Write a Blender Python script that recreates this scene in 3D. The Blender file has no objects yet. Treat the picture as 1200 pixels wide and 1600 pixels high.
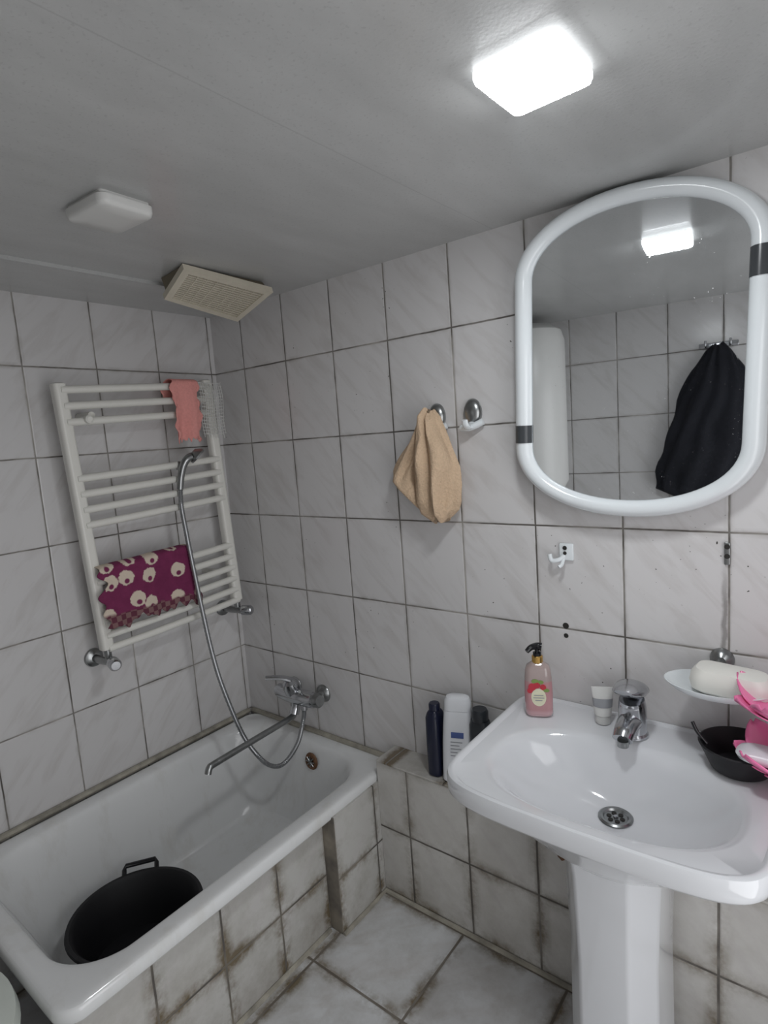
import bpy, bmesh, math, random
from mathutils import Vector, Matrix, Euler, noise
random.seed(3)
COL=bpy.context.scene.collection
PI=math.pi

# ------------------------------------------------------------ node helpers
def newmat(name):
    m=bpy.data.materials.new(name); m.use_nodes=True
    nt=m.node_tree; b=nt.nodes['Principled BSDF']
    return m,nt,b
def S(b,k,v):
    if k in b.inputs: b.inputs[k].default_value=v
def MA(nt,op,a,b=None,c=None):
    n=nt.nodes.new('ShaderNodeMath'); n.operation=op
    for i,v in enumerate((a,b,c)):
        if v is None: continue
        if isinstance(v,(int,float)): n.inputs[i].default_value=v
        else: nt.links.new(v,n.inputs[i])
    return n.outputs[0]
def MR(nt,v,a,b,c=0.0,d=1.0):
    n=nt.nodes.new('ShaderNodeMapRange')
    nt.links.new(v,n.inputs[0])
    for i,x in enumerate((a,b,c,d)): n.inputs[i+1].default_value=x
    return n.outputs[0]
def MIX(nt,f,a,b):
    n=nt.nodes.new('ShaderNodeMix'); n.data_type='RGBA'
    if isinstance(f,(int,float)): n.inputs[0].default_value=f
    else: nt.links.new(f,n.inputs[0])
    for i,v in ((6,a),(7,b)):
        if isinstance(v,tuple): n.inputs[i].default_value=(v[0],v[1],v[2],1)
        else: nt.links.new(v,n.inputs[i])
    return n.outputs[2]
def POS(nt,obj=False):
    if obj:
        t=nt.nodes.new('ShaderNodeTexCoord'); return t.outputs['Object']
    g=nt.nodes.new('ShaderNodeNewGeometry'); return g.outputs['Position']
def NOISE(nt,vec,scale,detail=3,rough=.55,dist=0):
    n=nt.nodes.new('ShaderNodeTexNoise'); nt.links.new(vec,n.inputs['Vector'])
    n.inputs['Scale'].default_value=scale; n.inputs['Detail'].default_value=detail
    n.inputs['Roughness'].default_value=rough; n.inputs['Distortion'].default_value=dist
    return n.outputs[0]
def MAP(nt,vec,rot=(0,0,0),scale=(1,1,1)):
    n=nt.nodes.new('ShaderNodeMapping'); nt.links.new(vec,n.inputs[0])
    n.inputs['Rotation'].default_value=rot; n.inputs['Scale'].default_value=scale
    return n.outputs[0]
def BUMP(nt,b,h,dist=.002,st=1.0):
    n=nt.nodes.new('ShaderNodeBump'); n.inputs['Distance'].default_value=dist; n.inputs['Strength'].default_value=st
    nt.links.new(h,n.inputs['Height']); nt.links.new(n.outputs[0],b.inputs['Normal'])

def simple(name,col,rough=.4,metal=0,var=.06,nscale=30,bump=0,coat=0,trans=0,grime=None):
    m,nt,b=newmat(name)
    S(b,'Roughness',rough);S(b,'Metallic',metal);S(b,'Coat Weight',coat)
    S(b,'Transmission Weight',trans)
    p=POS(nt)
    n=NOISE(nt,p,nscale,4)
    d=tuple(max(0,c*(1-var)) for c in col); l=tuple(min(1,c*(1+var)) for c in col)
    c=MIX(nt,n,d,l)
    if grime:
        g1=MR(nt,NOISE(nt,MAP(nt,p,scale=(1,1,.35)),11,5,.65),.52,.78,0,grime[1])
        c=MIX(nt,g1,c,grime[0])
    nt.links.new(c,b.inputs['Base Color'])
    if bump: BUMP(nt,b,n,bump)
    return m

def tilemat(name,au,u0,w,av,v0,h,base=(.66,.65,.65),gap=.0016,rough=.22,dirt_shade=0.0,dirtz=.5,grout=(.10,.09,.08),veinc=(.55,.53,.52),goff=(.42,.40,.37),stain=None,soot=.45,spots=False):
    m,nt,b=newmat(name)
    p=POS(nt); sx=nt.nodes.new('ShaderNodeSeparateXYZ'); nt.links.new(p,sx.inputs[0])
    wob=MR(nt,NOISE(nt,p,14,2),0,1,-.0015,.0015)
    def axis(a,o,s):
        q=MA(nt,'DIVIDE',MA(nt,'SUBTRACT',MA(nt,'ADD',sx.outputs[a],wob),o),s)
        f=MA(nt,'FRACT',q); fl=MA(nt,'FLOOR',q)
        d=MA(nt,'MULTIPLY',MA(nt,'MINIMUM',f,MA(nt,'SUBTRACT',1.0,f)),s)
        return d,fl
    du,fu=axis(au,u0,w); dv,fv=axis(av,v0,h)
    d=MA(nt,'MINIMUM',du,dv)
    tmask=MR(nt,d,gap,gap+.0015)
    cb=nt.nodes.new('ShaderNodeCombineXYZ'); nt.links.new(fu,cb.inputs[0]); nt.links.new(fv,cb.inputs[1])
    wn=nt.nodes.new('ShaderNodeTexWhiteNoise'); wn.noise_dimensions='2D'; nt.links.new(cb.outputs[0],wn.inputs['Vector'])
    off=nt.nodes.new('ShaderNodeVectorMath'); off.operation='MULTIPLY_ADD'
    nt.links.new(wn.outputs['Color'],off.inputs[0]); off.inputs[1].default_value=(5,5,5); nt.links.new(p,off.inputs[2])
    rot={ (0,2):(0,.75,0),(1,2):(.75,0,0),(0,1):(0,0,.75)}[(au,av)]
    sc={ (0,2):(22,1,5),(1,2):(1,22,5),(0,1):(14,5,1)}[(au,av)]
    v=NOISE(nt,MAP(nt,MAP(nt,off.outputs[0],rot=rot),scale=sc),1,4,.6,.6)
    vm=MR(nt,v,.48,.80)
    c=MIX(nt,vm,base,veinc)
    c=MIX(nt,MR(nt,wn.outputs['Value'],0,1,0,.16),c,tuple(x*.72 for x in base))
    sm=MA(nt,'MULTIPLY',MR(nt,d,gap,.013,soot,0),MR(nt,NOISE(nt,p,6,4,.65),.46,.68))
    c=MIX(nt,sm,c,(.22,.20,.17))
    if dirt_shade>0:
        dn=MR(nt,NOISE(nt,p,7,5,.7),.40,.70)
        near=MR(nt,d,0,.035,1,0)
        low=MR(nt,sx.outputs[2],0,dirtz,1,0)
        dm=MA(nt,'MULTIPLY',MA(nt,'MULTIPLY',MA(nt,'ADD',MA(nt,'MULTIPLY',near,.9),.22),dn),MA(nt,'MULTIPLY',low,dirt_shade))
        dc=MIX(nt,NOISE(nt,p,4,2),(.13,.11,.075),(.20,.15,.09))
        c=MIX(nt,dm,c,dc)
    if stain:
        s0,z0,z1,wd=stain
        dx=MA(nt,'ABSOLUTE',MA(nt,'SUBTRACT',MA(nt,'ADD',sx.outputs[au],MR(nt,NOISE(nt,p,30,3),0,1,-.008,.008)),s0))
        mm=MA(nt,'MULTIPLY',MR(nt,dx,wd*.3,wd,.8,0),MA(nt,'MULTIPLY',MR(nt,sx.outputs[2],z0,z0+.02,0,1),MR(nt,sx.outputs[2],z1-.10,z1,.8,0)))
        c=MIX(nt,mm,c,(.14,.13,.12))
    if spots:
        sp_=MA(nt,'MULTIPLY',MR(nt,NOISE(nt,p,95,1),.735,.76),MR(nt,NOISE(nt,p,3.1,2),.50,.60))
        c=MIX(nt,sp_,c,(.06,.055,.05))
    gn=MR(nt,NOISE(nt,p,5,4,.6),.42,.66)
    gc=MIX(nt,gn,grout,goff)
    c=MIX(nt,tmask,gc,c)
    nt.links.new(c,b.inputs['Base Color'])
    nt.links.new(MR(nt,tmask,0,1,.8,rough),b.inputs['Roughness'])
    BUMP(nt,b,MR(nt,d,gap,gap+.004),.0012,.7)
    return m

# ------------------------------------------------------------ mesh helpers
def mk(name,verts,faces,mat,smooth=True,parent=None,label=None,cat=None):
    me=bpy.data.meshes.new(name); me.from_pydata([tuple(v) for v in verts],[],faces); me.update()
    bm=bmesh.new(); bm.from_mesh(me); bmesh.ops.recalc_face_normals(bm,faces=bm.faces); bm.to_mesh(me); bm.free()
    o=bpy.data.objects.new(name,me); COL.objects.link(o)
    if mat: me.materials.append(mat)
    if smooth:
        for p in me.polygons: p.use_smooth=True
        try: me.set_sharp_from_angle(angle=math.radians(38))
        except Exception: pass
    if parent: o.parent=parent
    if label: o["label"]=label
    if cat: o["category"]=cat
    return o
def empty(name,loc,label,cat,rot=None):
    o=bpy.data.objects.new(name,None); COL.objects.link(o); o.empty_display_size=.05
    o.location=loc
    if rot: o.rotation_euler=rot
    o["label"]=label; o["category"]=cat
    bpy.context.view_layer.update()
    return o
def adopt(o,p):
    """parent keeping world placement"""
    bpy.context.view_layer.update()
    o.parent=p; o.matrix_parent_inverse=p.matrix_world.inverted()
    return o
def box(name,lo,hi,mat,bevel=0,seg=3,**k):
    bm=bmesh.new(); bmesh.ops.create_cube(bm,size=1)
    for v in bm.verts:
        for i in range(3): v.co[i]=lo[i] if v.co[i]<0 else hi[i]
    if bevel: bmesh.ops.bevel(bm,geom=bm.edges[:],offset=bevel,segments=seg,profile=.5,affect='EDGES')
    bm.verts.ensure_lookup_table()
    vs=[v.co.copy() for v in bm.verts]; fs=[[v.index for v in f.verts] for f in bm.faces]
    bm.free()
    return mk(name,vs,fs,mat,smooth=bevel>0,**k)
def loft(rings,closed_ring=True,cap0=False,cap1=False):
    vs=[];fs=[];n=len(rings[0])
    for r in rings: vs+=list(r)
    for i in range(len(rings)-1):
        for j in range(n if closed_ring else n-1):
            a=i*n+j;b=i*n+(j+1)%n
            fs.append((a,b,b+n,a+n))
    if cap0: fs.append(tuple(range(n)))
    if cap1: fs.append(tuple(range((len(rings)-1)*n,len(rings)*n)))
    return vs,fs
def lathe(name,prof,mat,loc=(0,0,0),axis=None,n=40,sx=1,sy=1,**k):
    """prof list of (r,z). axis: direction vector the z axis maps to"""
    q=Vector((0,0,1)).rotation_difference(Vector(axis).normalized()) if axis is not None else None
    rings=[]
    for r,z in prof:
        rr=[]
        for j in range(n):
            a=2*PI*j/n; v=Vector((max(r,1e-4)*math.cos(a)*sx,max(r,1e-4)*math.sin(a)*sy,z))
            if q: v=q@v
            rr.append(v+Vector(loc))
        rings.append(rr)
    vs,fs=loft(rings,True,True,True)
    return mk(name,vs,fs,mat,**k)
def catmull(pts,sub=8):
    pts=[Vector(p) for p in pts]; out=[]
    P=[2*pts[0]-pts[1]]+pts+[2*pts[-1]-pts[-2]]
    for i in range(1,len(P)-2):
        for s in range(sub):
            t=s/sub; a,b,c,d=P[i-1],P[i],P[i+1],P[i+2]
            out.append(.5*((2*b)+(-a+c)*t+(2*a-5*b+4*c-d)*t*t+(-a+3*b-3*c+d)*t**3))
    out.append(pts[-1]); return out
def tube(name,pts,r,mat,n=16,sub=8,smoothpath=True,flat=1.0,ribs=0,**k):
    P=catmull(pts,sub) if smoothpath else [Vector(p) for p in pts]
    L=len(P); T=[(P[min(i+1,L-1)]-P[max(i-1,0)]).normalized() for i in range(L)]
    up=Vector((0,0,1)) if abs(T[0].z)<.9 else Vector((1,0,0))
    nrm=(up-T[0]*up.dot(T[0])).normalized(); rings=[]
    for i in range(L):
        nrm=(nrm-T[i]*nrm.dot(T[i])).normalized(); bi=T[i].cross(nrm)
        rad=r(i/(L-1)) if callable(r) else r
        if ribs: rad*=1+ (.10 if i%2 else -.06)
        rings.append([P[i]+nrm*rad*flat*math.cos(2*PI*j/n)+bi*rad*math.sin(2*PI*j/n) for j in range(n)])
    vs,fs=loft(rings,True,True,True)
    return mk(name,vs,fs,mat,**k)
def rrect(cx,cy,hx,hy,r,z,n=10):
    out=[]
    r=min(r,hx,hy)
    for ci,(sx,sy) in enumerate(((1,1),(-1,1),(-1,-1),(1,-1))):
        for i in range(n):
            a=PI/2*ci+PI/2*i/(n-1)
            out.append(Vector((cx+sx*(hx-r)+r*math.cos(a),cy+sy*(hy-r)+r*math.sin(a),z)))
    return out

# ------------------------------------------------------------ materials
tw,th=.2315,.283
T_wall=tilemat("wall_tile_mirror_side",0,.180,tw,2,.434,th,stain=(1.792,.99,1.22,.009),spots=True)
T_left=tilemat("wall_tile_tub_side",1,-.02,tw,2,.434,th)
T_back=tilemat("wall_tile_back",0,.10,tw,2,.434,th)
T_right=tilemat("wall_tile_door_side",1,-.02,tw,2,.434,th)
T_ledge=tilemat("ledge_tile",0,.908,.222,2,.245,.238,dirt_shade=1.4,dirtz=.85,base=(.61,.60,.575),gap=.0024,soot=.8,goff=(.3,.28,.25))
T_ledgetop=tilemat("ledge_top_tile",0,.83,.222,1,-.30,.5,dirt_shade=2.4,dirtz=2.0,base=(.61,.60,.57))
T_panel=tilemat("bath_panel_tile",1,-.33,.195,2,.19,.25,dirt_shade=2.2,dirtz=.75,base=(.55,.545,.52),gap=.0024,soot=.8,goff=(.28,.25,.2))
T_floor=tilemat("floor_tile",0,.77,.33,1,-.45,.33,dirt_shade=1.5,dirtz=3,base=(.66,.67,.68),gap=.003,rough=.3,grout=(.13,.11,.09),goff=(.22,.20,.17),soot=.8)  # floor grime, strengthened so it also paints shade into the tile colour
M_enamel=simple("white_enamel",(.76,.77,.77),.14,var=.03,nscale=6,coat=.3,grime=((.42,.38,.30),.30))
M_ceramic=simple("white_ceramic",(.72,.735,.76),.10,var=.02,nscale=6,coat=.4)
M_radw=simple("radiator_white_paint",(.78,.77,.72),.28,var=.03)
M_plast=simple("white_plastic",(.76,.80,.82),.18,var=.02,coat=.3)
M_mirframe=simple("mirror_frame_plastic",(.76,.80,.82),.18,var=.02,coat=.3)
M_chrome=simple("chrome",(.50,.51,.53),.16,metal=1,var=.15,nscale=20)
M_dullch=simple("dull_chrome",(.32,.33,.33),.28,metal=1,var=.25,nscale=60)
M_hose=simple("steel_hose",(.34,.35,.36),.32,metal=.9,var=.15,nscale=200)
M_black=simple("black_plastic",(.004,.004,.006),.6,var=.2)
M_blackg=simple("glossy_black_plastic",(.008,.008,.01),.2,var=.2)
M_cream=simple("aged_cream_plastic",(.66,.61,.50),.45,var=.10,nscale=25)
M_dark=simple("dark_gap",(.02,.018,.016),.8)
M_lampw=simple("dim_lamp_plastic",(.68,.68,.66),.35,var=.03)
M_grey=simple("dark_grey_accent",(.05,.055,.06),.25,var=.1)
M_greyl=simple("mid_grey_print",(.30,.31,.33),.35,var=.1)
M_gold=simple("gold_collar",(.72,.45,.14),.22,metal=1)
M_soap=simple("soap_bar",(.80,.79,.74),.45,var=.03)
M_pink=simple("pink_plastic",(.86,.20,.42),.25,var=.06,coat=.3)
M_palep=simple("pale_pink_plastic",(.88,.42,.56),.3,var=.04)
M_beige=simple("beige_terry",(.60,.44,.30),.95,var=.22,nscale=160,bump=.004)
M_coral=simple("coral_cloth",(.78,.33,.30),.9,var=.15,nscale=120,bump=.002)
M_navy=simple("black_cloth",(.006,.007,.012),.9,var=.4,nscale=60,bump=.003)
M_net=simple("white_net",(.62,.62,.60),.7)
M_seal=simple("stained_sealant",(.33,.31,.26),.7,var=.85,nscale=16,bump=.003)
M_rust=simple("rusty_metal",(.16,.08,.04),.7,var=.5,nscale=70)
M_blue=simple("navy_bottle",(.006,.009,.030),.3,var=.1)
M_dkb=simple("dark_grey_bottle",(.020,.024,.030),.3,var=.1)
M_whiteb=simple("white_bottle",(.74,.76,.79),.25,var=.03)
M_label=simple("pale_label",(.72,.70,.52),.5,var=.08)
M_bluel=simple("blue_label_mark",(.06,.10,.28),.4)
M_red=simple("red_label_mark",(.50,.03,.05),.4)
M_leaf=simple("green_label_mark",(.20,.30,.08),.4)
M_heater=simple("heater_white",(.78,.78,.76),.3,var=.02)
M_hamper=simple("pale_green_plastic",(.62,.66,.61),.35,var=.05)

# ceiling
M_ceil,nt,b=newmat("ceiling_panel")
p=POS(nt)
n1=NOISE(nt,MAP(nt,p,scale=(3,1,1)),2.2,4,.6); n2=NOISE(nt,p,160,2)
c=MIX(nt,MR(nt,n1,.3,.7),(.44,.445,.44),(.53,.535,.53))
c=MIX(nt,MR(nt,n2,.60,.70,0,.35),c,(.32,.32,.32))
sx=nt.nodes.new('ShaderNodeSeparateXYZ'); nt.links.new(p,sx.inputs[0])
fr=MA(nt,'FRACT',MA(nt,'DIVIDE',MA(nt,'SUBTRACT',sx.outputs[0],.30),.95))
sd=MA(nt,'MULTIPLY',MA(nt,'MINIMUM',fr,MA(nt,'SUBTRACT',1.0,fr)),.95)
c=MIX(nt,MR(nt,sd,.0006,.0022,.3,0),c,(.25,.25,.25))
nt.links.new(c,b.inputs['Base Color']); S(b,'Roughness',.33); S(b,'Coat Weight',.15)
BUMP(nt,b,n2,.0006,.6)

# mirror glass
M_mirror,nt,b=newmat("mirror_glass")
p=POS(nt); n1=NOISE(nt,p,260,2); n2=NOISE(nt,p,9,3)
dots=MA(nt,'MULTIPLY',MR(nt,n1,.70,.76),MR(nt,n2,.45,.7))
nt.links.new(MIX(nt,dots,(.72,.74,.75),(.9,.9,.9)),b.inputs['Base Color'])
nt.links.new(MR(nt,dots,0,1,1,.2),b.inputs['Metallic']); nt.links.new(MR(nt,dots,0,1,.015,.5),b.inputs['Roughness'])

def ledmat(name,st):
    m,nt,b=newmat(name)
    S(b,'Roughness',.4); b.inputs['Base Color'].default_value=(.9,.9,.9,1)
    lw=nt.nodes.new('ShaderNodeTexNoise'); lw.inputs['Scale'].default_value=3
    nt.links.new(MIX(nt,lw.outputs[0],(.93,.97,1.0),(.96,.98,1.0)),b.inputs['Emission Color'])
    S(b,'Emission Strength',st); return m
M_led=ledmat("lit_diffuser",84); M_ledside=ledmat("lit_diffuser_rim",3.0)

# pink liquid bottle
M_pump,nt,b=newmat("pink_liquid_bottle")
t=POS(nt,True); sx=nt.nodes.new('ShaderNodeSeparateXYZ'); nt.links.new(t,sx.inputs[0])
c=MIX(nt,MR(nt,sx.outputs[2],.012,.02),(.72,.45,.48),(.62,.32,.34))
c=MIX(nt,MR(nt,sx.outputs[2],.095,.10),c,(.50,.40,.38))
nt.links.new(c,b.inputs['Base Color']); S(b,'Roughness',.08); S(b,'Coat Weight',.6); S(b,'Transmission Weight',.25)

# purple patterned cloth
M_purple,nt,b=newmat("purple_patterned_cloth")
t=POS(nt); sx=nt.nodes.new('ShaderNodeSeparateXYZ'); nt.links.new(t,sx.inputs[0])
cb=nt.nodes.new('ShaderNodeCombineXYZ'); nt.links.new(sx.outputs[1],cb.inputs[0]); nt.links.new(sx.outputs[2],cb.inputs[1])
vo=nt.nodes.new('ShaderNodeTexVoronoi'); vo.voronoi_dimensions='2D'; vo.inputs['Scale'].default_value=12.5; vo.inputs['Randomness'].default_value=.6
nt.links.new(cb.outputs[0],vo.inputs['Vector'])
ns=NOISE(nt,t,70,2)
dd=MA(nt,'ADD',vo.outputs['Distance'],MR(nt,ns,0,1,-.10,.10))
vp=nt.nodes.new('ShaderNodeVectorMath'); vp.operation='DISTANCE'
vsc=nt.nodes.new('ShaderNodeVectorMath'); vsc.operation='ADD'; nt.links.new(vo.outputs['Position'],vsc.inputs[0]); vsc.inputs[1].default_value=(.002,-.012,0)
nt.links.new(vsc.outputs[0],vp.inputs[0]); nt.links.new(cb.outputs[0],vp.inputs[1])
ringm=MA(nt,'MULTIPLY',MR(nt,dd,.30,.34,1,0),MR(nt,vp.outputs['Value'],.007,.010,0,1))
c=MIX(nt,NOISE(nt,t,40,3),(.13,.012,.06),(.22,.028,.10))
c=MIX(nt,ringm,c,(.66,.56,.46))
low=MR(nt,MA(nt,'ADD',sx.outputs[2],MR(nt,NOISE(nt,t,20,2),0,1,-.02,.02)),1.035,1.045,1,0)
ch=nt.nodes.new('ShaderNodeTexChecker'); ch.inputs['Scale'].default_value=55; nt.links.new(cb.outputs[0],ch.inputs['Vector'])
c2=MIX(nt,ch.outputs['Fac'],(.12,.03,.05),(.22,.12,.12))
c=MIX(nt,low,c,c2)
nt.links.new(c,b.inputs['Base Color']); S(b,'Roughness',.9); BUMP(nt,b,ns,.002)

# ------------------------------------------------------------ room shell
C=2.08; XR=2.5; YB=-1.72
def st(o): o["kind"]="structure"; return o
st(box("wall_north",(-.1,0,-.1),(XR+.1,.1,C+.1),T_wall))
st(box("wall_west",(-.1,YB-.1,-.1),(0,0,C+.1),T_left))
st(box("wall_south",(0,YB-.1,-.1),(XR+.1,YB,C+.1),T_back))
st(box("wall_east",(XR,YB,-.1),(XR+.1,0,C+.1),T_right))
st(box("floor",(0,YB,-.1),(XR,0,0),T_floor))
st(box("ceiling",(0,YB,C),(XR,0,C+.1),M_ceil))
st(box("trim_1",(0,YB,C-.010),(.31,0,C),M_ceil))
st(box("wall_ledge",(.785,-.108,0),(XR,0,.476),T_ledge,bevel=.002))
st(box("trim_2",(.785,-.110,.476),(XR,0,.483),T_ledgetop,bevel=.002))
st(box("wall_bath_panel",(.69,-1.11,0),(.735,-.33,.385),T_panel,bevel=.002))
st(box("wall_bath_panel_end",(.69,-.33,0),(.785,-.0,.40),T_panel,bevel=.002))
st(tube("trim_3",[(.008,-1.1,.430),(.008,-.6,.431),(.008,-.02,.430)],.011,M_seal,n=8))
st(tube("trim_4",[(.02,-.006,.430),(.4,-.006,.431),(.77,-.008,.430)],.011,M_seal,n=8))
st(tube("trim_5",[(.788,-.33,.001),(.788,-.2,.001),(.788,-.110,.001),(.95,-.110,.001),(1.5,-.110,.001)],.009,M_seal,n=8,smoothpath=False))
st(tube("trim_6",[(.738,-1.1,.001),(.738,-.6,.001),(.738,-.34,.001)],.009,M_seal,n=8,smoothpath=False))

# ------------------------------------------------------------ bathtub
cx,cy=.40,-.568
ox,oy=.378,.564
R=[]
R.append(rrect(cx,cy,ox-.012,oy-.012,.05,.385))
R.append(rrect(cx,cy,ox,oy,.055,.392))
R.append(rrect(cx,cy,ox,oy,.055,.418))
R.append(rrect(cx,cy,ox-.006,oy-.006,.05,.427))
R.append(rrect(cx,cy,ox-.02,oy-.02,.05,.430))
R.append(rrect(cx-.005,cy,ox-.056,oy-.050,.15,.426))
R.append(rrect(cx-.005,cy,ox-.066,oy-.060,.15,.416))
R.append(rrect(cx-.005,cy,ox-.076,oy-.072,.15,.39))
R.append(rrect(cx-.005,cy+.01,ox-.098,oy-.100,.15,.30))
R.append(rrect(cx-.005,cy+.02,ox-.122,oy-.130,.14,.18))
R.append(rrect(cx-.005,cy+.02,ox-.145,oy-.155,.13,.115))
R.append(rrect(cx-.005,cy+.02,ox-.185,oy-.20,.11,.090))
R.append(rrect(cx-.005,cy+.02,ox-.26,oy-.31,.08,.084))
vs,fs=loft(R,True,False,True)
tub=empty("bathtub",(cx,cy,0),"short white enamel bathtub set in a tiled surround against two walls","bathtub")
o=mk("tub_basin",vs,fs,M_enamel); sm=o.modifiers.new("s",'SUBSURF'); sm.levels=1; sm.render_levels=2; adopt(o,tub)
o=lathe("overflow_drain",[(.0,0),(.030,0),(.032,.003),(.028,.008),(.018,.009),(.016,.004),(0,.003)],M_rust,loc=(.445,-.084,.362),axis=(0,-1,.12),n=28,label="rusty round overflow drain");adopt(o,tub)
for i in range(4):
    a=i*PI/4
    d=Vector((math.cos(a)*.022,0,math.sin(a)*.022))
    o=tube("drain_grate",[Vector((.445,-.094,.363))-d,Vector((.445,-.094,.363))+d],.0025,M_dullch,n=6,smoothpath=False);adopt(o,tub)
for sx_ in (.15,.62):
    for sy_ in (-.3,-.9):
        o=lathe("foot",[(.02,0),(.022,.01),(.012,.03),(.012,.10)],M_rust,loc=(sx_,sy_,0),n=16);adopt(o,tub)

# ------------------------------------------------------------ black wash basin in the tub
bs=empty("wash_basin",(.42,-.795,.090),"round black plastic basin with a bail handle lying in the bathtub","basin",rot=(math.radians(-2),0,0))
o=lathe("bowl",[(.0,0),(.125,0),(.132,.006),(.150,.07),(.168,.15),(.176,.157),(.184,.158),(.186,.152),(.180,.149),(.186,.152),(.184,.159),(.174,.159),(.166,.150),(.148,.07),(.130,.010),(0,.008)],M_black,n=56,parent=bs)
ou=Vector((-.84,.54,0)).normalized(); tdir=Vector((-ou.y,ou.x,0))*.048; d0=ou*.182+Vector((0,0,.153))
o=tube("handle",[d0-tdir,d0-tdir+ou*.014+Vector((0,0,.008)),d0-tdir*.9+ou*.026+Vector((0,0,.014)),d0+tdir*.9+ou*.026+Vector((0,0,.014)),d0+tdir+ou*.014+Vector((0,0,.008)),d0+tdir],.0075,M_blackg,n=10,smoothpath=False,parent=bs)

# ------------------------------------------------------------ towel radiator
rad=empty("towel_radiator",(.09,-.37,1.368),"white ladder towel radiator with round bars and chrome valves","radiator",rot=(math.radians(2.6),0,0))
HW=.268;HH=.435
for s in (-1,1):
    R=[]
    for z,sc in ((-HH,.6),(-HH+.004,1),(HH-.004,1),(HH,.6)):
        R.append([Vector((v.x,v.y,z)) for v in rrect(0,s*HW,.020*sc,.020*sc,.012*sc,0,n=5)])
    vs,fs=loft(R,True,True,True); mk("post",vs,fs,M_radw,parent=rad)
barz=[1.772,1.722,1.672,1.495,1.445,1.395,1.345,1.155,1.11,1.065,1.02,.975,.93]
for z in barz:
    zz=z-1.36
    tube("bar",[(.012,-HW,zz),(.020,-HW*.5,zz),(.022,0,zz),(.020,HW*.5,zz),(.012,HW,zz)],.0125,M_radw,n=14,sub=4,parent=rad)
for yy in (-.18,.2):
    tube("bracket",[(-.088,yy,.33),(.0,yy,.33)],.012,M_radw,n=12,smoothpath=False,parent=rad)
    tube("bracket",[(-.088,yy,-.30),(.0,yy,-.30)],.012,M_radw,n=12,smoothpath=False,parent=rad)
lathe("cap",[(0,0),(.012,0),(.013,.004),(.013,.022),(.008,.026),(0,.026)],M_radw,loc=(.018,-HW+.06,HH-.118),axis=(1,0,0),n=20,parent=rad)
for s in (-1,1):
    y0=s*HW
    vroot=bpy.data.objects.new("valve",None); COL.objects.link(vroot); vroot.parent=rad; vroot.location=(0,y0,-HH)
    vroot["label"]="chrome angle valve"
    yo=-.01
    tube("pipe",[(0,0,.0),(0,0,-.035)],.012,M_dullch,n=14,smoothpath=False,parent=vroot)
    tube("valve_body",[(-.085,yo,-.04),(-.03,yo,-.04),(.03,0,-.04)],lambda t:.013,M_dullch,n=14,smoothpath=False,parent=vroot)
    lathe("rosette",[(0,0),(.032,0),(.030,.008),(.016,.016),(0,.016)],M_dullch,loc=(-.088,yo,-.04),axis=(1,0,0),n=24,parent=vroot)
    lathe("valve_knob",[(0,0),(.014,0),(.020,.006),(.020,.040),(.014,.048),(0,.048)],M_chrome,loc=(.02,0,-.04),axis=(1,.35*s+.1,0),n=24,parent=vroot)

# ------------------------------------------------------------ cloths on radiator
def drape(name,y0,y1,ztop,zlow,xf,mat,back=.06,amp=.006,k=38,rag=.01,seed=0,nu=60,nv=36,xback=.085,slant=0,**kk):
    path=[]
    L1=ztop-zlow
    nb=8; na=6
    for i in range(nb): path.append((xback, ztop-back*(1-i/nb), 0.0))
    for i in range(na+1):
        a=PI*i/na; path.append(((xf+xback)/2-math.cos(a)*(xf-xback)/2, ztop+math.sin(a)*.012, 0.0))
    for i in range(1,nv+1): path.append((xf, ztop-L1*i/nv, i/nv))
    vs=[];W=nu+1
    for (x,z,d) in path:
        for j in range(W):
            u=j/nu; y=y0+(y1-y0)*u
            nn=noise.noise(Vector((y*9+seed,z*7,seed)))
            w=amp*(.25+d)*math.sin(k*y+nn*2.5+seed)
            edge=rag*noise.noise(Vector((u*11+seed,z*30,2)))
            ye=y+ (edge if (j<4 or j>W-5) else 0)+ .012*d*math.sin(seed+z*12)
            zz=z+slant*u
            if d>.8: zz+=rag*(d-.8)*5*noise.noise(Vector((u*16,seed,5)))
            vs.append((x+w+abs(nn)*.006*d,ye,zz))
    fs=[]
    for i in range(len(path)-1):
        for j in range(nu):
            a=i*W+j; fs.append((a,a+1,a+1+W,a+W))
    o=mk(name,vs,fs,mat,**kk); s=o.modifiers.new("t",'SOLIDIFY'); s.thickness=.0025; s.offset=1
    return o
drape("patterned_cloth",-.635,-.295,1.192,.998,.142,M_purple,seed=1.3,amp=.008,rag=.035,slant=.014,label="purple cloth with white blotches drying on the radiator bars",cat="cloth")
drape("washcloth",-.292,-.192,1.797,1.595,.140,M_coral,seed=4.1,amp=.010,k=70,rag=.028,label="small coral washcloth hanging on the upper radiator bars",cat="cloth")
net=empty("bath_net",(.13,-.13,1.79),"white mesh bath net hanging at the radiator top corner","net")
for i in range(11):
    y=-.178+i*.0095
    o=tube("strand",[(.128,y,1.80),(.134,y+.003,1.74),(.131,y-.002,1.66),(.133,y+.002,1.60+.01*math.sin(i*2))],.0013,M_net,n=5,sub=4);adopt(o,net)
for i in range(16):
    z=1.80-i*.0125
    o=tube("strand",[(.129,-.180,z),(.134,-.13,z-.004),(.130,-.080,z)],.0013,M_net,n=5,sub=4);adopt(o,net)

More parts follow.
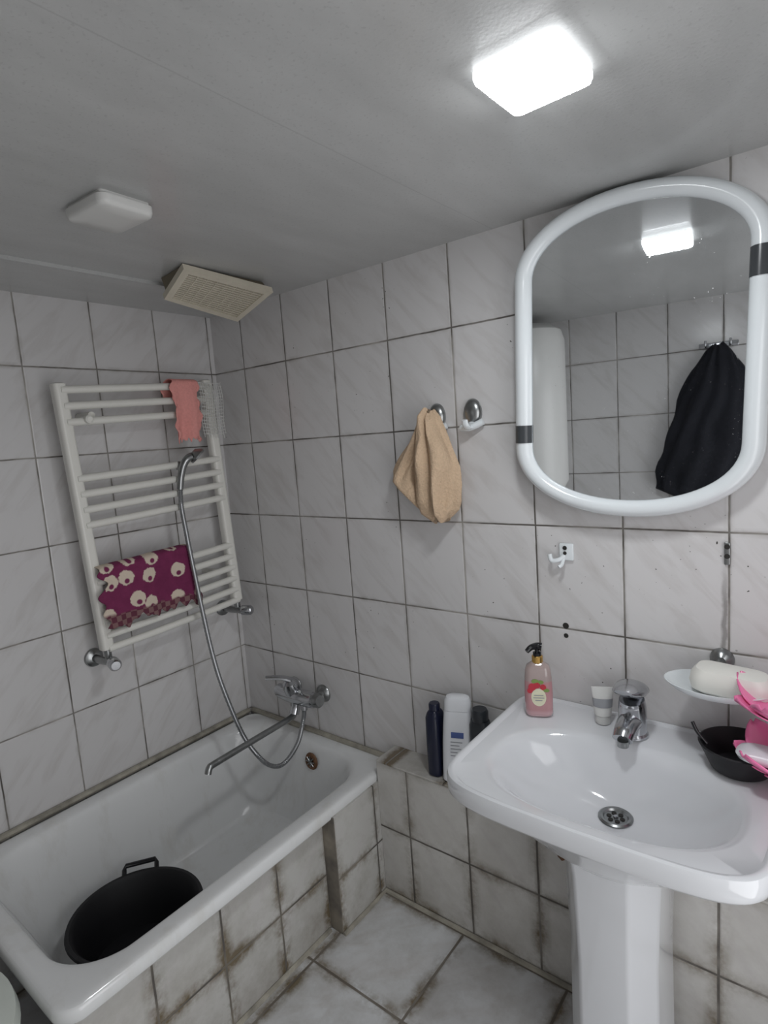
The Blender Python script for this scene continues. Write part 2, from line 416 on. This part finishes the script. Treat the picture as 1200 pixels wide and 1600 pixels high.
# ------------------------------------------------------------ mixer
mx=empty("bath_mixer",(.37,0,.60),"chrome wall-mounted bath mixer with a long swivel spout","faucet")
def A(o,p=mx): return adopt(o,p)
for x in (.30,.455):
    A(lathe("rosette",[(0,0),(.034,0),(.032,.006),(.018,.016),(.016,.05),(0,.05)],M_dullch,loc=(x,-.001,.60),axis=(0,-1,0),n=28))
A(tube("mixer_body",[(.275,-.065,.602),(.30,-.067,.60),(.375,-.07,.60),(.455,-.067,.60),(.475,-.065,.602)],lambda t:.025+.006*math.sin(PI*t),M_chrome,n=22))
A(lathe("mixer_cap",[(0,0),(.024,0),(.026,.006),(.026,.022),(.020,.03),(0,.03)],M_dullch,loc=(.472,-.065,.602),axis=(1,-.1,.15),n=24))
A(lathe("cartridge",[(0,0),(.030,0),(.033,.03),(.030,.048),(.018,.058),(0,.058)],M_chrome,loc=(.365,-.072,.612),axis=(0,-.25,1),n=28))
A(tube("lever",[(.365,-.085,.668),(.345,-.115,.683),(.310,-.155,.690)],lambda t:.019-.006*t,M_chrome,n=14,flat=.55))
A(tube("neck",[(.375,-.075,.595),(.375,-.078,.56),(.375,-.088,.535)],.019,M_chrome,n=18))
A(tube("spout",[(.375,-.085,.535),(.378,-.12,.528),(.388,-.30,.530),(.397,-.46,.532),(.399,-.487,.530),(.400,-.497,.512)],.0112,M_dullch,n=16))
A(tube("hose_outlet",[(.425,-.075,.59),(.425,-.080,.56)],.013,M_chrome,n=16,smoothpath=False))
A(tube("bracket",[(.418,-.075,.61),(.42,-.09,.63),(.43,-.10,.64)],.006,M_dullch,n=10))

# ------------------------------------------------------------ hand shower
hs=empty("hand_shower",(.13,-.28,1.50),"chrome hand shower with flexible metal hose hooked on the radiator","shower")
hp=[(.135,-.305,1.43),(.138,-.312,1.362),(.150,-.312,1.26),(.162,-.310,1.15),(.190,-.309,.97),(.215,-.306,.82),(.245,-.300,.70),(.285,-.272,.53),(.325,-.250,.445),(.365,-.222,.392),(.400,-.185,.388),(.424,-.130,.445),(.428,-.095,.52),(.425,-.080,.562)]
adopt(tube("hose",hp,.0082,M_hose,n=12,sub=22,ribs=1),hs)
adopt(tube("handset_handle",[(.135,-.307,1.42),(.140,-.302,1.46),(.147,-.292,1.50),(.155,-.278,1.525),(.168,-.262,1.535)],lambda t:.0115+.003*t,M_dullch,n=16),hs)
adopt(lathe("shower_head",[(0,0),(.014,0),(.026,.012),(.033,.022),(.031,.028),(0,.028)],M_dullch,loc=(.158,-.255,1.55),axis=(.35,.6,-.70),n=30,),hs)
adopt(tube("hook",[(.135,-.300,1.475),(.120,-.29,1.512),(.108,-.285,1.508),(.1,-.285,1.49)],.006,M_dullch,n=8),hs)

# ------------------------------------------------------------ ceiling things
fan=empty("extractor_fan",(.44,-.29,2.05),"aged cream square fan grille hanging crooked from the ceiling","ventilation fan")
Aq=Vector((.525,-.465,2.066));Bq=Vector((.53,-.14,2.048));Cq=Vector((.32,-.125,1.993));Dq=Vector((.375,-.44,2.016))
nq=(Bq-Aq).cross(Dq-Aq).normalized()
if nq.z>0: nq=-nq
def Q(u,v,h): # u along A-B, v along A-D
    return Aq*(1-u)*(1-v)+Bq*u*(1-v)+Cq*u*v+Dq*(1-u)*v+nq*h
def qbox(u0,u1,v0,v1,h0,h1):
    vs=[Q(u,v,h) for h in (h0,h1) for (u,v) in ((u0,v0),(u1,v0),(u1,v1),(u0,v1))]
    fs=[(0,1,2,3),(4,5,6,7),(0,1,5,4),(1,2,6,5),(2,3,7,6),(3,0,4,7)]
    return vs,fs
def multi(name,lst,mat,parent):
    V=[];Fc=[]
    for vs,fs in lst:
        b0=len(V);V+=vs;Fc+=[tuple(i+b0 for i in f) for f in fs]
    return adopt(mk(name,V,Fc,mat,smooth=False),parent)
bw=.07
multi("cover_frame",[qbox(0,1,0,bw*1.4,-.012,.006),qbox(0,1,1-bw*1.4,1,-.012,.006),qbox(0,bw,bw*1.4,1-bw*1.4,-.012,.006),qbox(1-bw,1,bw*1.4,1-bw*1.4,-.012,.006)],M_cream,fan)
sl=[]
N=14
for i in range(N):
    v=bw*1.4+(1-bw*2.8)*(i+.5)/N
    sl.append(qbox(bw,1-bw,v-.011,v+.011,-.005,.002))
for i in range(1,8):
    u=bw+(1-2*bw)*i/8
    sl.append(qbox(u-.004,u+.004,bw*1.4,1-bw*1.4,-.006,.003))
multi("grille",sl,M_cream,fan)
multi("backing",[qbox(.05,.95,.07,.93,-.022,-.014)],simple("dark_brown_backing",(.10,.08,.05),.8),fan)  # even dark brown sheet behind the slats
vs=[Q(.04,.04,-.012),Q(.96,.04,-.012),Q(.96,.96,-.012),Q(.04,.96,-.012)]
vs+= [Vector((v.x-.02,v.y,C-.001)) for v in vs]
fs=[(0,1,2,3),(4,5,6,7),(0,1,5,4),(1,2,6,5),(2,3,7,6),(3,0,4,7)]
adopt(mk("housing",vs,fs,simple("brown_housing",(.20,.17,.12),.7),smooth=False),fan)  # housing in one even dark beige

lp=empty("ceiling_lamp",(.765,-.80,C),"small square unlit white ceiling lamp","lamp",rot=(0,0,math.radians(3)))
def pillow(name,hx,hy,h,mat,parent,rr=.02,z0=0,mat2=None):
    R=[rrect(0,0,hx,hy,rr,z0),rrect(0,0,hx,hy,rr,z0-h*.55),rrect(0,0,hx-.002,hy-.002,rr,z0-h*.85),rrect(0,0,hx-.006,hy-.006,rr,z0-h),rrect(0,0,hx*.4,hy*.4,rr*.4,z0-h-.001)]
    vs,fs=loft(R,True,True,True); o=mk(name,vs,fs,mat,parent=parent)
    if mat2:
        o.data.materials.append(mat2)
        for p in o.data.polygons:
            if p.normal.z>-.6: p.material_index=1
    return o
pillow("base",.066,.056,.008,M_lampw,lp,.01); pillow("lamp_shade",.074,.062,.022,M_lampw,lp,.02,z0=-.008)
led=empty("ceiling_lamp",(1.622,-.588,C),"square glowing white LED ceiling lamp","lamp",rot=(0,0,math.radians(-2)))
pillow("base",.060,.064,.004,M_lampw,led,.01); pillow("lamp_shade",.066,.071,.017,M_led,led,.010,z0=-.004,mat2=M_ledside)

# ------------------------------------------------------------ mirror
MC=Vector((1.60,-.034,1.697))
mir=empty("wall_mirror",MC,"arched wall mirror in a glossy white plastic frame with dark accents","mirror",rot=(0,math.radians(2),math.radians(2.8)))
def mshape(a_,hs_,b_,e=2.08,n=36):
    pts=[]
    for sg in (1,-1):
        for i in range(n+1):
            t=PI*i/n if sg>0 else PI+PI*i/n
            c_,s_=math.cos(t),math.sin(t)
            pts.append((a_*math.copysign(abs(c_)**(2/e),c_), sg*hs_+b_*math.copysign(abs(s_)**(2/e),s_)))
        x=-a_*sg
        for q in range(1,7): pts.append((x,sg*hs_*(1-2*q/7)))
    return pts
AI,AO=.235,.279
IN=mshape(AI,.205,.133); OUT=mshape(AO,.205,.173)
def ringm_(f,y):
    return [Vector((a[0]*(1-f)+b_[0]*f,y,a[1]*(1-f)+b_[1]*f)) for a,b_ in zip(IN,OUT)]
vs,fs=loft([ringm_(0,.0),ringm_(-.02,-.004),ringm_(.03,-.012),ringm_(.16,-.020),ringm_(.42,-.0245),ringm_(.66,-.023),ringm_(.86,-.016),ringm_(.97,-.006),ringm_(1,.004),ringm_(1,.018),ringm_(.1,.018)])
mk("mirror_frame",vs,fs,M_mirframe,parent=mir)
g=[Vector((x*1.02,-.002,z*1.02)) for x,z in IN]; g2=[v+Vector((0,.004,0)) for v in g]
vs,fs=loft([g,g2],True,True,True); mk("mirror_glass",vs,fs,M_mirror,smooth=False,parent=mir)
def band(z0,z1,side):
    rings=[]
    for f,y in ((-.04,-.006),(.03,-.014),(.16,-.022),(.42,-.0265),(.66,-.025),(.86,-.018),(.98,-.008),(1.03,.004),(1.03,.016)):
        x=side*(AI*(1-f)+AO*f)
        rings.append([Vector((x,y,z)) for z in (z0,z1)])
    vs,fs=loft(rings,False); o=mk("accent_band",vs,fs,M_grey,parent=mir,label="dark grey accent band")
band(-.195,-.150,-1); band(.135,.195,1)

# ------------------------------------------------------------ hooks, towel
def hook(x,z,lab):
    h=empty("wall_hook",(x,0,z),lab,"hook")
    lathe("hook_plate",[(0,0),(.034,0),(.034,.004),(.029,.012),(.018,.018),(0,.020)],M_dullch,axis=(0,-1,0),sx=.85,sy=1.15,n=30,parent=h,loc=(0,0,.006))
    tube("hook_lip",[(0,-.006,-.022),(0,-.030,-.036),(0,-.046,-.030),(0,-.052,-.014)],lambda t:.012-.003*t,M_plast,n=14,flat=.6,parent=h)
    tube("hook_base",[(-.034,-.012,-.036),(0,-.020,-.036),(.036,-.012,-.022)],.010,M_plast,n=12,parent=h)
    return h
hook(1.042,1.595,"chrome and white wall hook holding the beige towel")
hook(1.163,1.598,"empty chrome and white wall hook beside the towel")
def hangdata(prof,yc,n=90,k=9,amp=.12,seed=0,twist=1.2,front=-1):
    rings=[];M=60
    for i in range(M+1):
        t=i/M*(len(prof)-1); a=int(min(t,len(prof)-2)); f=t-a; f=f*f*(3-2*f)*.5+f*.5
        z,xc,hw,dp=[prof[a][q]*(1-f)+prof[a+1][q]*f for q in range(4)]
        r=[]
        for j in range(n):
            th_=2*PI*j/n
            nn=noise.noise(Vector((math.cos(th_)*1.4+seed,math.sin(th_)*1.4,z*9)))
            w=1+amp*math.sin(k*th_+seed+twist*z*9+nn*2)+.22*nn
            x=xc+hw*math.cos(th_)*(1+(w-1)*.45)
            yy=dp*math.sin(th_)*w*(1.0 if math.sin(th_)>0 else .5)
            yy=max(yy,-.022)
            r.append(Vector((x,yc+front*yy,z+.014*nn+.006*math.sin(3*th_+seed)*(i/M))))
        rings.append(r)
    return loft(rings,True,True,True)
def joined(name,parts,mat,label,cat):
    V=[];Fc=[]
    for vs,fs in parts:
        b0=len(V);V+=vs;Fc+=[tuple(i+b0 for i in f) for f in fs]
    return mk(name,V,Fc,mat,label=label,cat=cat)
tA=hangdata([(1.620,1.042,.012,.024),(1.60,1.043,.026,.042),(1.56,1.046,.038,.050),(1.50,1.052,.050,.056),(1.45,1.060,.062,.060),(1.40,1.062,.066,.062),(1.35,1.060,.062,.058),(1.32,1.058,.054,.048),(1.298,1.064,.028,.030)],-.036,k=5,amp=.30,seed=2.0,twist=.5)
tB=hangdata([(1.610,1.034,.012,.018),(1.58,1.020,.026,.032),(1.53,1.000,.040,.038),(1.48,.976,.054,.042),(1.44,.956,.064,.044),(1.415,.950,.066,.044),(1.39,.962,.060,.042),(1.365,.982,.048,.038),(1.34,1.002,.034,.03),(1.322,1.012,.014,.02)],-.034,k=4,amp=.24,seed=5.2,twist=.6)
joined("hand_towel",[tA,tB],M_beige,"beige terry hand towel bunched on a wall hook","towel")
sh=empty("adhesive_hook",(1.413,0,1.214),"small white plastic hook screwed to the tiles","hook")
box("hook_plate",(-.008,-.008,-.022),(.030,0,.024),M_plast,bevel=.003,parent=sh)
tube("hook_arm",[(.005,-.006,-.01),(-.004,-.02,-.018),(-.022,-.026,-.02),(-.028,-.024,-.004)],.006,M_plast,n=10,parent=sh)
tube("hook_arm",[(.004,-.006,-.012),(.004,-.022,-.030),(-.002,-.030,-.036)],.005,M_plast,n=10,parent=sh)
lathe("screw",[(0,0),(.006,0),(.005,.003),(0,.003)],M_dark,loc=(.008,-.008,.012),axis=(0,-1,0),n=12,parent=sh)
lathe("screw",[(0,0),(.005,0),(.004,.003),(0,.003)],M_dark,loc=(.008,-.008,-.002),axis=(0,-1,0),n=12,parent=sh)
for z,l in ((1.008,.0085),(.980,.0065)):
    lathe("wall_plug",[(0,-.002),(l,-.002),(l,.001),(l*.5,.0015),(0,.0005)],M_dark,loc=(1.414,0,z),axis=(0,-1,0),n=14,label="dark screw hole plug in the tile",cat="screw hole")
V=[];n=18
for i in range(n):
    a=2*PI*i/n; r=.016*(1+.35*math.sin(3*a+1)+.15*math.sin(7*a)); V.append((1.427+r*1.2*math.cos(a),-.1085,.403+r*math.sin(a)))
V2=[(x,-.104,z) for x,y,z in V]
vs,fs=loft([[Vector(v) for v in V],[Vector(v) for v in V2]],True,True,True)
mk("tile_hole",vs,fs,M_rust,smooth=False,label="brown chipped hole in the ledge tile under the sink",cat="hole")
bk=empty("wall_bracket",(1.797,0,1.235),"small metal bracket screwed to the tile joint","bracket")
box("plate",(-.006,-.006,-.026),(.006,0,.026),M_dullch,bevel=.002,parent=bk)
lathe("screw",[(0,0),(.006,0),(.005,.004),(0,.004)],M_dark,loc=(0,-.006,.016),axis=(0,-1,0),n=12,parent=bk)
lathe("screw",[(0,0),(.006,0),(.005,.004),(0,.004)],M_dark,loc=(0,-.006,-.006),axis=(0,-1,0),n=12,parent=bk)

# soap dish
sdh=empty("soap_dish",(1.790,0,.965),"white oval soap dish on a chrome wall mount","soap dish")
lathe("wall_mount",[(0,0),(.026,0),(.025,.006),(.018,.014),(.010,.02),(.010,.05),(0,.05)],M_dullch,loc=(-.003,0,.018),axis=(0,-1,0),n=28,parent=sdh)
lathe("dish",[(0,-.016),(.060,-.014),(.083,-.006),(.098,.008),(.100,.011),(.096,.011),(.080,-.002),(.058,-.009),(0,-.010)],M_plast,loc=(.0,-.092,-.018),sx=1.08,sy=.72,n=48,parent=sdh)
tube("dish_arm",[(.003,-.04,.018),(.003,-.05,.0),(.003,-.06,-.02)],.006,M_dullch,n=10,parent=sdh)
R=[]
for z,s in ((0,.80),(.006,.95),(.022,1.0),(.040,.96),(.052,.84),(.056,.55)):
    R.append([Vector((v.x,v.y,z)) for v in rrect(0,0,.080*s,.042*s,.03*s,0,n=8)])
vs,fs=loft(R,True,True,True)
o=mk("soap_bar",vs,fs,M_soap,label="thick off-white bar of soap on the oval dish",cat="soap"); o.location=(1.815,-.088,.940); o.rotation_euler=(0,.04,-.05)

# ------------------------------------------------------------ lotus dishes
def petal(L,W,lift):
    vs=[];nu=12;nv=8
    for i in range(nu+1):
        u=i/nu
        w=W*(.45+.55*math.sin(PI*min(1,u*.9+.1)*.9))*math.sqrt(max(0,1-max(0,(u-.55)/.46)**2))
        for j in range(nv+1):
            v=j/nv*2-1
            vs.append(Vector((.015+L*u,w*v,lift*u**1.6+.012*v*v*(1-u*.3))))
    fs=[]
    for i in range(nu):
        for j in range(nv):
            a=i*(nv+1)+j; fs.append((a,a+1,a+nv+2,a+nv+1))
    return vs,fs
lt=empty("lotus_soap_holder",(1.938,0,.870),"pink lotus-shaped two-tier soap holder mounted on the wall","soap holder")
tube("holder_pole",[(0,-.15,-.05),(0,-.15,.09)],.006,M_pink,n=12,smoothpath=False,parent=lt)
tube("holder_arm",[(0,0,0),(0,-.15,0)],.007,M_pink,n=12,smoothpath=False,parent=lt)
for z,r0 in ((-.058,.0),(.058,.35)):
    tier=bpy.data.objects.new("flower_dish",None); COL.objects.link(tier); tier.parent=lt; tier.location=(0,-.15,z)
    for i in range(8):
        vs,fs=petal(.102 if i%2 else .094,.048,.062 if i%2 else .040)
        o=mk("petal",vs,fs,M_pink,parent=tier); o.rotation_euler=(0,0,r0+i*PI/4)
        s=o.modifiers.new("t",'SOLIDIFY'); s.thickness=.003
    lathe("dish_center",[(0,0),(.04,.002),(.048,.010),(.04,.006),(0,.006)],M_palep,n=28,parent=tier)
R=[]
for z,s in ((0,.80),(.005,.95),(.012,1.0),(.018,.93),(.022,.75)):
    R.append([Vector((v.x,v.y,z)) for v in rrect(0,0,.068*s,.032*s,.025*s,0,n=8)])
vs,fs=loft(R,True,True,True)
o=mk("soap_bar",vs,fs,M_whiteb,label="white bar of soap in the pink lotus dish",cat="soap"); o.location=(1.905,-.175,.846)

# ------------------------------------------------------------ sink
sk=empty("pedestal_sink",(1.608,-.250,0),"white ceramic pedestal washbasin with chrome pop-up drain","sink")
def sring(s,z,n=96):
    a_,b_=.323*s,.250*s; out=[]
    for i in range(n):
        t=2*PI*i/n; c_,s_=math.cos(t),math.sin(t)
        e=12 if s_>0 else 6.5
        x=a_*math.copysign(abs(c_)**(2/e),c_); y=b_*math.copysign(abs(s_)**(2/e),s_)
        if y<0: y-=.014*(1-(x/.323)**2)*(-y/.25)
        y=min(y,.2495)
        out.append(Vector((x,y,z)))
    return out
def ering(a_,b_,yc,z,n=96,e=2.3):
    out=[]
    for i in range(n):
        t=2*PI*i/n; c_,s_=math.cos(t),math.sin(t)
        out.append(Vector((a_*math.copysign(abs(c_)**(2/e),c_),yc+b_*math.copysign(abs(s_)**(2/e),s_),z)))
    return out
R=[ering(.10,.09,.0,.585),ering(.13,.12,0,.60),ering(.20,.16,0,.64),ering(.26,.2,0,.70,e=3),sring(.93,.738),sring(.975,.743),sring(.995,.751),sring(1.0,.763),sring(1.0,.782),sring(.992,.791),sring(.975,.794),sring(.955,.793),sring(.935,.787),
   ering(.272,.176,-.050,.7845,e=2.7),ering(.262,.167,-.050,.781,e=2.6),ering(.252,.157,-.048,.770,e=2.4),ering(.232,.142,-.04,.742),ering(.198,.120,-.032,.710),ering(.15,.093,-.018,.682),ering(.09,.06,-.003,.662),ering(.045,.040,.004,.655,e=2),ering(.030,.030,.006,.652,e=2)]
vs,fs=loft(R,True,True,True)
o=mk("basin",vs,fs,M_ceramic,parent=sk)
def ped(hx,hf,hb,z):
    pts=[(-hx,hb),(-hx,-hf*.35),(-hx*.55,-hf),(hx*.55,-hf),(hx,-hf*.35),(hx,hb)]
    return [Vector((x,y,z)) for x,y in pts]
R=[ped(.115,.120,.12,.0),ped(.113,.115,.12,.03),ped(.100,.10,.11,.07),ped(.098,.098,.11,.35),ped(.106,.105,.11,.56),ped(.115,.115,.11,.63)]
vs,fs=loft(R,True,True,True)
o=mk("pedestal",vs,fs,M_ceramic,smooth=False,parent=sk)
bv=o.modifiers.new("b",'BEVEL'); bv.width=.008; bv.segments=4; bv.limit_method='ANGLE'; bv.angle_limit=math.radians(25)
for p_ in o.data.polygons: p_.use_smooth=True
lathe("drain",[(0,0),(.034,0),(.038,.003),(.034,.006),(.028,.005),(.025,.001),(0,.001)],M_dullch,loc=(0,.014,.653),n=36,parent=sk)
for i in range(6):
    a=i*PI/3
    lathe("drain_hole",[(0,0),(.0055,0),(.0055,.0015),(0,.0018)],M_dark,loc=(.015*math.cos(a),.014+.015*math.sin(a),.654),n=14,parent=sk)
lathe("drain_screw",[(0,0),(.006,0),(.005,.004),(0,.005)],M_chrome,loc=(0,.014,.654),n=16,parent=sk)

# faucet
fc=empty("sink_faucet",(1.607,-.086,.788),"chrome single-lever faucet mounted on the washbasin","faucet")
lathe("faucet_base",[(0,0),(.036,0),(.036,.005),(.032,.010),(0,.010)],M_chrome,n=32,parent=fc)
tube("faucet_body",[(0,0,.004),(0,.001,.04),(0,.0,.075),(0,-.004,.092)],lambda t:.032+.002*math.sin(PI*t)-.003*t,M_chrome,n=28,parent=fc)
tube("spout",[(0,-.005,.036),(0,-.035,.042),(0,-.065,.036),(0,-.084,.024)],lambda t:.028-.005*t,M_chrome,n=22,flat=.8,parent=fc)
lathe("aerator",[(0,0),(.013,0),(.013,.014),(0,.014)],M_dullch,loc=(0,-.080,.006),n=20,parent=fc)
R=[]
for (y,z,w,h) in ((.034,.096,.026,.012),(.022,.110,.035,.021),(-.005,.118,.038,.024),(-.035,.124,.034,.019),(-.060,.131,.029,.011),(-.072,.134,.020,.005)):
    R.append([Vector((w*math.cos(a),y,z+h*math.sin(a))) for a in [2*PI*j/24 for j in range(24)]])
vs,fs=loft(R,True,True,True); mk("lever",vs,fs,M_chrome,parent=fc)

# toothpaste tube
tp=empty("toothpaste_tube",(1.528,-.062,.788),"small white and grey tube standing by the faucet","tube",rot=(0,0,.4))
lathe("tube_cap",[(0,0),(.019,0),(.019,.020),(.017,.022),(0,.022)],M_lampw,n=24,parent=tp)
R=[]
for i in range(8):
    t=i/7; R.append([Vector(((.021+.006*t)*math.cos(a),(.018*(1-t)+.002)*math.sin(a),.022+.072*t)) for a in [2*PI*j/28 for j in range(28)]])
vs,fs=loft(R,True,True,True); mk("tube_body",vs,fs,M_lampw,parent=tp)
R=[]
for t in (.30,.37,.55,.60):
    R.append([Vector(((.0215+.006*t)*math.cos(a),(.0185*(1-t)+.003)*math.sin(a),.022+.072*t)) for a in [2*PI*j/28 for j in range(28)]])
vs,fs=loft(R,True); mk("tube_label",vs,fs,M_greyl,parent=tp,label="grey printed band")

# soap pump
sp=empty("soap_dispenser",(1.372,-.100,.789),"pink liquid soap pump bottle with black pump and gold collar","soap dispenser",rot=(0,0,.42))
R=[]
for z,s in ((0,.80),(.003,.93),(.010,1.0),(.060,1.02),(.105,.98),(.125,.92),(.136,.80),(.142,.55),(.146,.40)):
    R.append([Vector((v.x,v.y,z)) for v in rrect(0,0,.036*s,.024*s,.018*s,0,n=8)])
vs,fs=loft(R,True,True,True); mk("bottle_body",vs,fs,M_pump,parent=sp)
lathe("collar",[(0,0),(.0145,0),(.0145,.016),(.012,.018),(0,.018)],M_gold,loc=(0,0,.145),n=28,parent=sp)
lathe("pump_stem",[(0,0),(.011,0),(.011,.008),(.006,.010),(.006,.020),(0,.020)],M_blackg,loc=(0,0,.163),n=20,parent=sp)
tube("pump_nozzle",[(.012,.0,.186),(0,0,.188),(-.015,-.012,.188),(-.026,-.020,.180)],lambda t:.0105-.004*t,M_blackg,n=14,parent=sp)
lathe("label",[(0,0),(.021,0),(.021,.0008),(0,.0008)],M_label,loc=(0,-.0245,.056),axis=(0,-1,0),sx=.9,sy=1.15,n=40,parent=sp)
for (x,z,r_) in ((-.016,.084,.010),(-.004,.090,.009),(.012,.084,.008),(-.022,.074,.007)):
    lathe("label_fruit",[(0,0),(r_,0),(r_,.0006),(0,.001)],M_red,loc=(x,-.0245,z),axis=(0,-1,0),n=18,parent=sp)
for (x,z,r_) in ((-.008,.100,.006),(.006,.098,.005),(.020,.076,.005)):
    lathe("label_leaf",[(0,0),(r_,0),(r_,.0006),(0,.001)],M_leaf,loc=(x,-.0245,z),axis=(0,-1,0),sx=1.6,n=14,parent=sp)
for z,w in ((.062,.012),(.055,.014),(.048,.009)):
    box("label_line",(-w,-.0262,z-.0010),(w,-.0254,z+.0010),M_greyl,parent=sp)

# black pot on sink
bp=empty("black_cup",(1.838,-.125,.788),"wide black plastic bowl standing on the washbasin corner","bowl")
lathe("bowl",[(0,0),(.050,0),(.056,.004),(.070,.035),(.078,.052),(.080,.056),(.076,.058),(.072,.052),(.062,.034),(.048,.010),(0,.008)],M_black,n=48,parent=bp)
tube("handle",[(-.060,-.02,.05),(-.080,-.015,.072),(-.090,-.01,.090)],.004,M_blackg,n=10,parent=bp)

# ------------------------------------------------------------ bottles on ledge
b1=empty("shampoo_bottle",(1.005,-.062,.483),"tall slim navy blue bottle on the tiled ledge","bottle")
R=[]
for z,s in ((0,.85),(.005,1),(.10,1.02),(.19,.98),(.205,.8),(.212,.6)):
    R.append([Vector((v.x,v.y,z)) for v in rrect(0,0,.024*s,.032*s,.018*s,0,n=7)])
vs,fs=loft(R,True,True,True); mk("bottle_body",vs,fs,M_blue,parent=b1)
lathe("bottle_cap",[(0,0),(.018,0),(.018,.020),(.015,.024),(0,.024)],M_blue,loc=(0,0,.210),n=28,parent=b1)
b2=empty("shampoo_bottle",(1.078,-.064,.483),"white shampoo bottle with blue print standing on the ledge","bottle",rot=(0,.05,.45))
R=[]
for z,s in ((0,.85),(.005,.98),(.06,1.0),(.13,1.0),(.18,.97),(.225,.92),(.232,.88)):
    R.append([Vector((v.x,v.y,z)) for v in rrect(0,0,.046*s,.025*s,.022*s,0,n=7)])
vs,fs=loft(R,True,True,True); mk("bottle_body",vs,fs,M_whiteb,parent=b2)
R=[]
for z,s in ((.233,.90),(.260,.88),(.272,.76),(.277,.5)):
    R.append([Vector((v.x,v.y,z)) for v in rrect(0,0,.046*s,.025*s,.022*s,0,n=7)])
vs,fs=loft(R,True,True,True); mk("bottle_cap",vs,fs,M_whiteb,parent=b2)
box("label_mark",(-.018,-.0262,.150),(.020,-.0235,.168),M_bluel,bevel=.0003,parent=b2)
for i,w in enumerate((.024,.018,.022,.014,.02)):
    box("label_line",(-.020,-.0262,.135-i*.011),(-.020+w*1.5,-.0235,.1375-i*.011),M_greyl,parent=b2)
b3=empty("shampoo_bottle",(1.160,-.050,.483),"dark grey bottle on the ledge behind the washbasin","bottle")
R=[]
for z,s in ((0,.85),(.005,1),(.12,1.02),(.195,.95),(.212,.8)):
    R.append([Vector((v.x,v.y,z)) for v in rrect(0,0,.034*s,.024*s,.020*s,0,n=7)])
vs,fs=loft(R,True,True,True); mk("bottle_body",vs,fs,M_dkb,parent=b3)
lathe("bottle_cap",[(0,0),(.024,0),(.025,.004),(.025,.028),(.021,.036),(0,.036)],M_dkb,loc=(0,0,.210),n=28,parent=b3)

# ------------------------------------------------------------ behind the camera (seen in mirror)
wh=empty("water_heater",(.875,-1.50,1.22),"white cylindrical water heater on the wall","water heater")
lathe("tank",[(0,0),(.12,.0),(.16,.015),(.18,.05),(.18,.74),(.165,.79),(.12,.82),(0,.825)],M_heater,n=56,parent=wh)
for x in (-.05,.05):
    lathe("pipe_stub",[(0,0),(.010,0),(.010,.07),(0,.07)],M_dullch,loc=(x,0,-.06),n=14,parent=wh)
lathe("dial",[(0,0),(.02,0),(.018,.012),(0,.012)],M_grey,loc=(.0,.18,.15),axis=(0,1,0),n=20,parent=wh)
hk=empty("hook_rail",(1.70,YB,1.86),"chrome hook rail on the tiled wall","hook")
box("plate",(-.08,0,-.012),(.08,.008,.012),M_chrome,bevel=.003,parent=hk)
for x in (-.05,.05):
    tube("hook",[(x,.006,0),(x,.035,-.01),(x,.05,.0),(x,.052,.02)],.005,M_chrome,n=10,parent=hk)
joined("dark_garment",[hangdata([(1.86,1.70,.02,.02),(1.83,1.70,.05,.03),(1.75,1.70,.10,.04),(1.62,1.69,.15,.05),(1.45,1.67,.18,.055),(1.28,1.64,.20,.05),(1.20,1.63,.19,.045),(1.15,1.66,.13,.03)],YB+.04,k=11,amp=.12,seed=5,front=1)],M_navy,"black garment hanging from a hook on the tiled wall","clothing")

hm=empty("laundry_hamper",(.56,-1.40,0),"pale plastic laundry hamper with a domed round lid","laundry basket")
lathe("hamper_body",[(0,0),(.20,0),(.21,.01),(.238,.38),(0,.38)],M_hamper,n=56,parent=hm)
lathe("hamper_lid",[(.248,.38),(.256,.392),(.250,.42),(.17,.45),(0,.46)],M_hamper,n=56,parent=hm)

# ------------------------------------------------------------ soft fill light added on the unseen east wall
al=bpy.data.lights.new("fill_light",'AREA'); al.shape='RECTANGLE'; al.size=1.0; al.size_y=1.7; al.energy=11.5; al.color=(.98,.985,1.0)
alo=bpy.data.objects.new("fill_light",al); COL.objects.link(alo); alo.location=(XR-.02,-1.0,1.0)
alo.rotation_euler=Vector((1,0,0)).to_track_quat('Z','Y').to_euler()

# ------------------------------------------------------------ camera
F=915.0
X=Vector((1170,-33,915)).normalized(); Y=Vector((720,171,-915)).normalized()
Z=X.cross(Y).normalized(); Y=Z.cross(X).normalized()
cd=bpy.data.cameras.new("camera"); cam=bpy.data.objects.new("camera",cd); COL.objects.link(cam)
cd.sensor_fit='VERTICAL'; cd.sensor_height=36; cd.lens=F/1600*36; cd.clip_start=.02
m=Matrix((X,Y,Z)).to_4x4(); m.translation=(2.0,-1.5,1.555); cam.matrix_world=m
bpy.context.scene.camera=cam
w=bpy.data.worlds.new("world"); bpy.context.scene.world=w; w.use_nodes=True
w.node_tree.nodes['Background'].inputs[0].default_value=(.5,.55,.6,1); w.node_tree.nodes['Background'].inputs[1].default_value=.3
vw=bpy.context.scene.view_settings
vw.view_transform='Standard'; vw.gamma=1.0
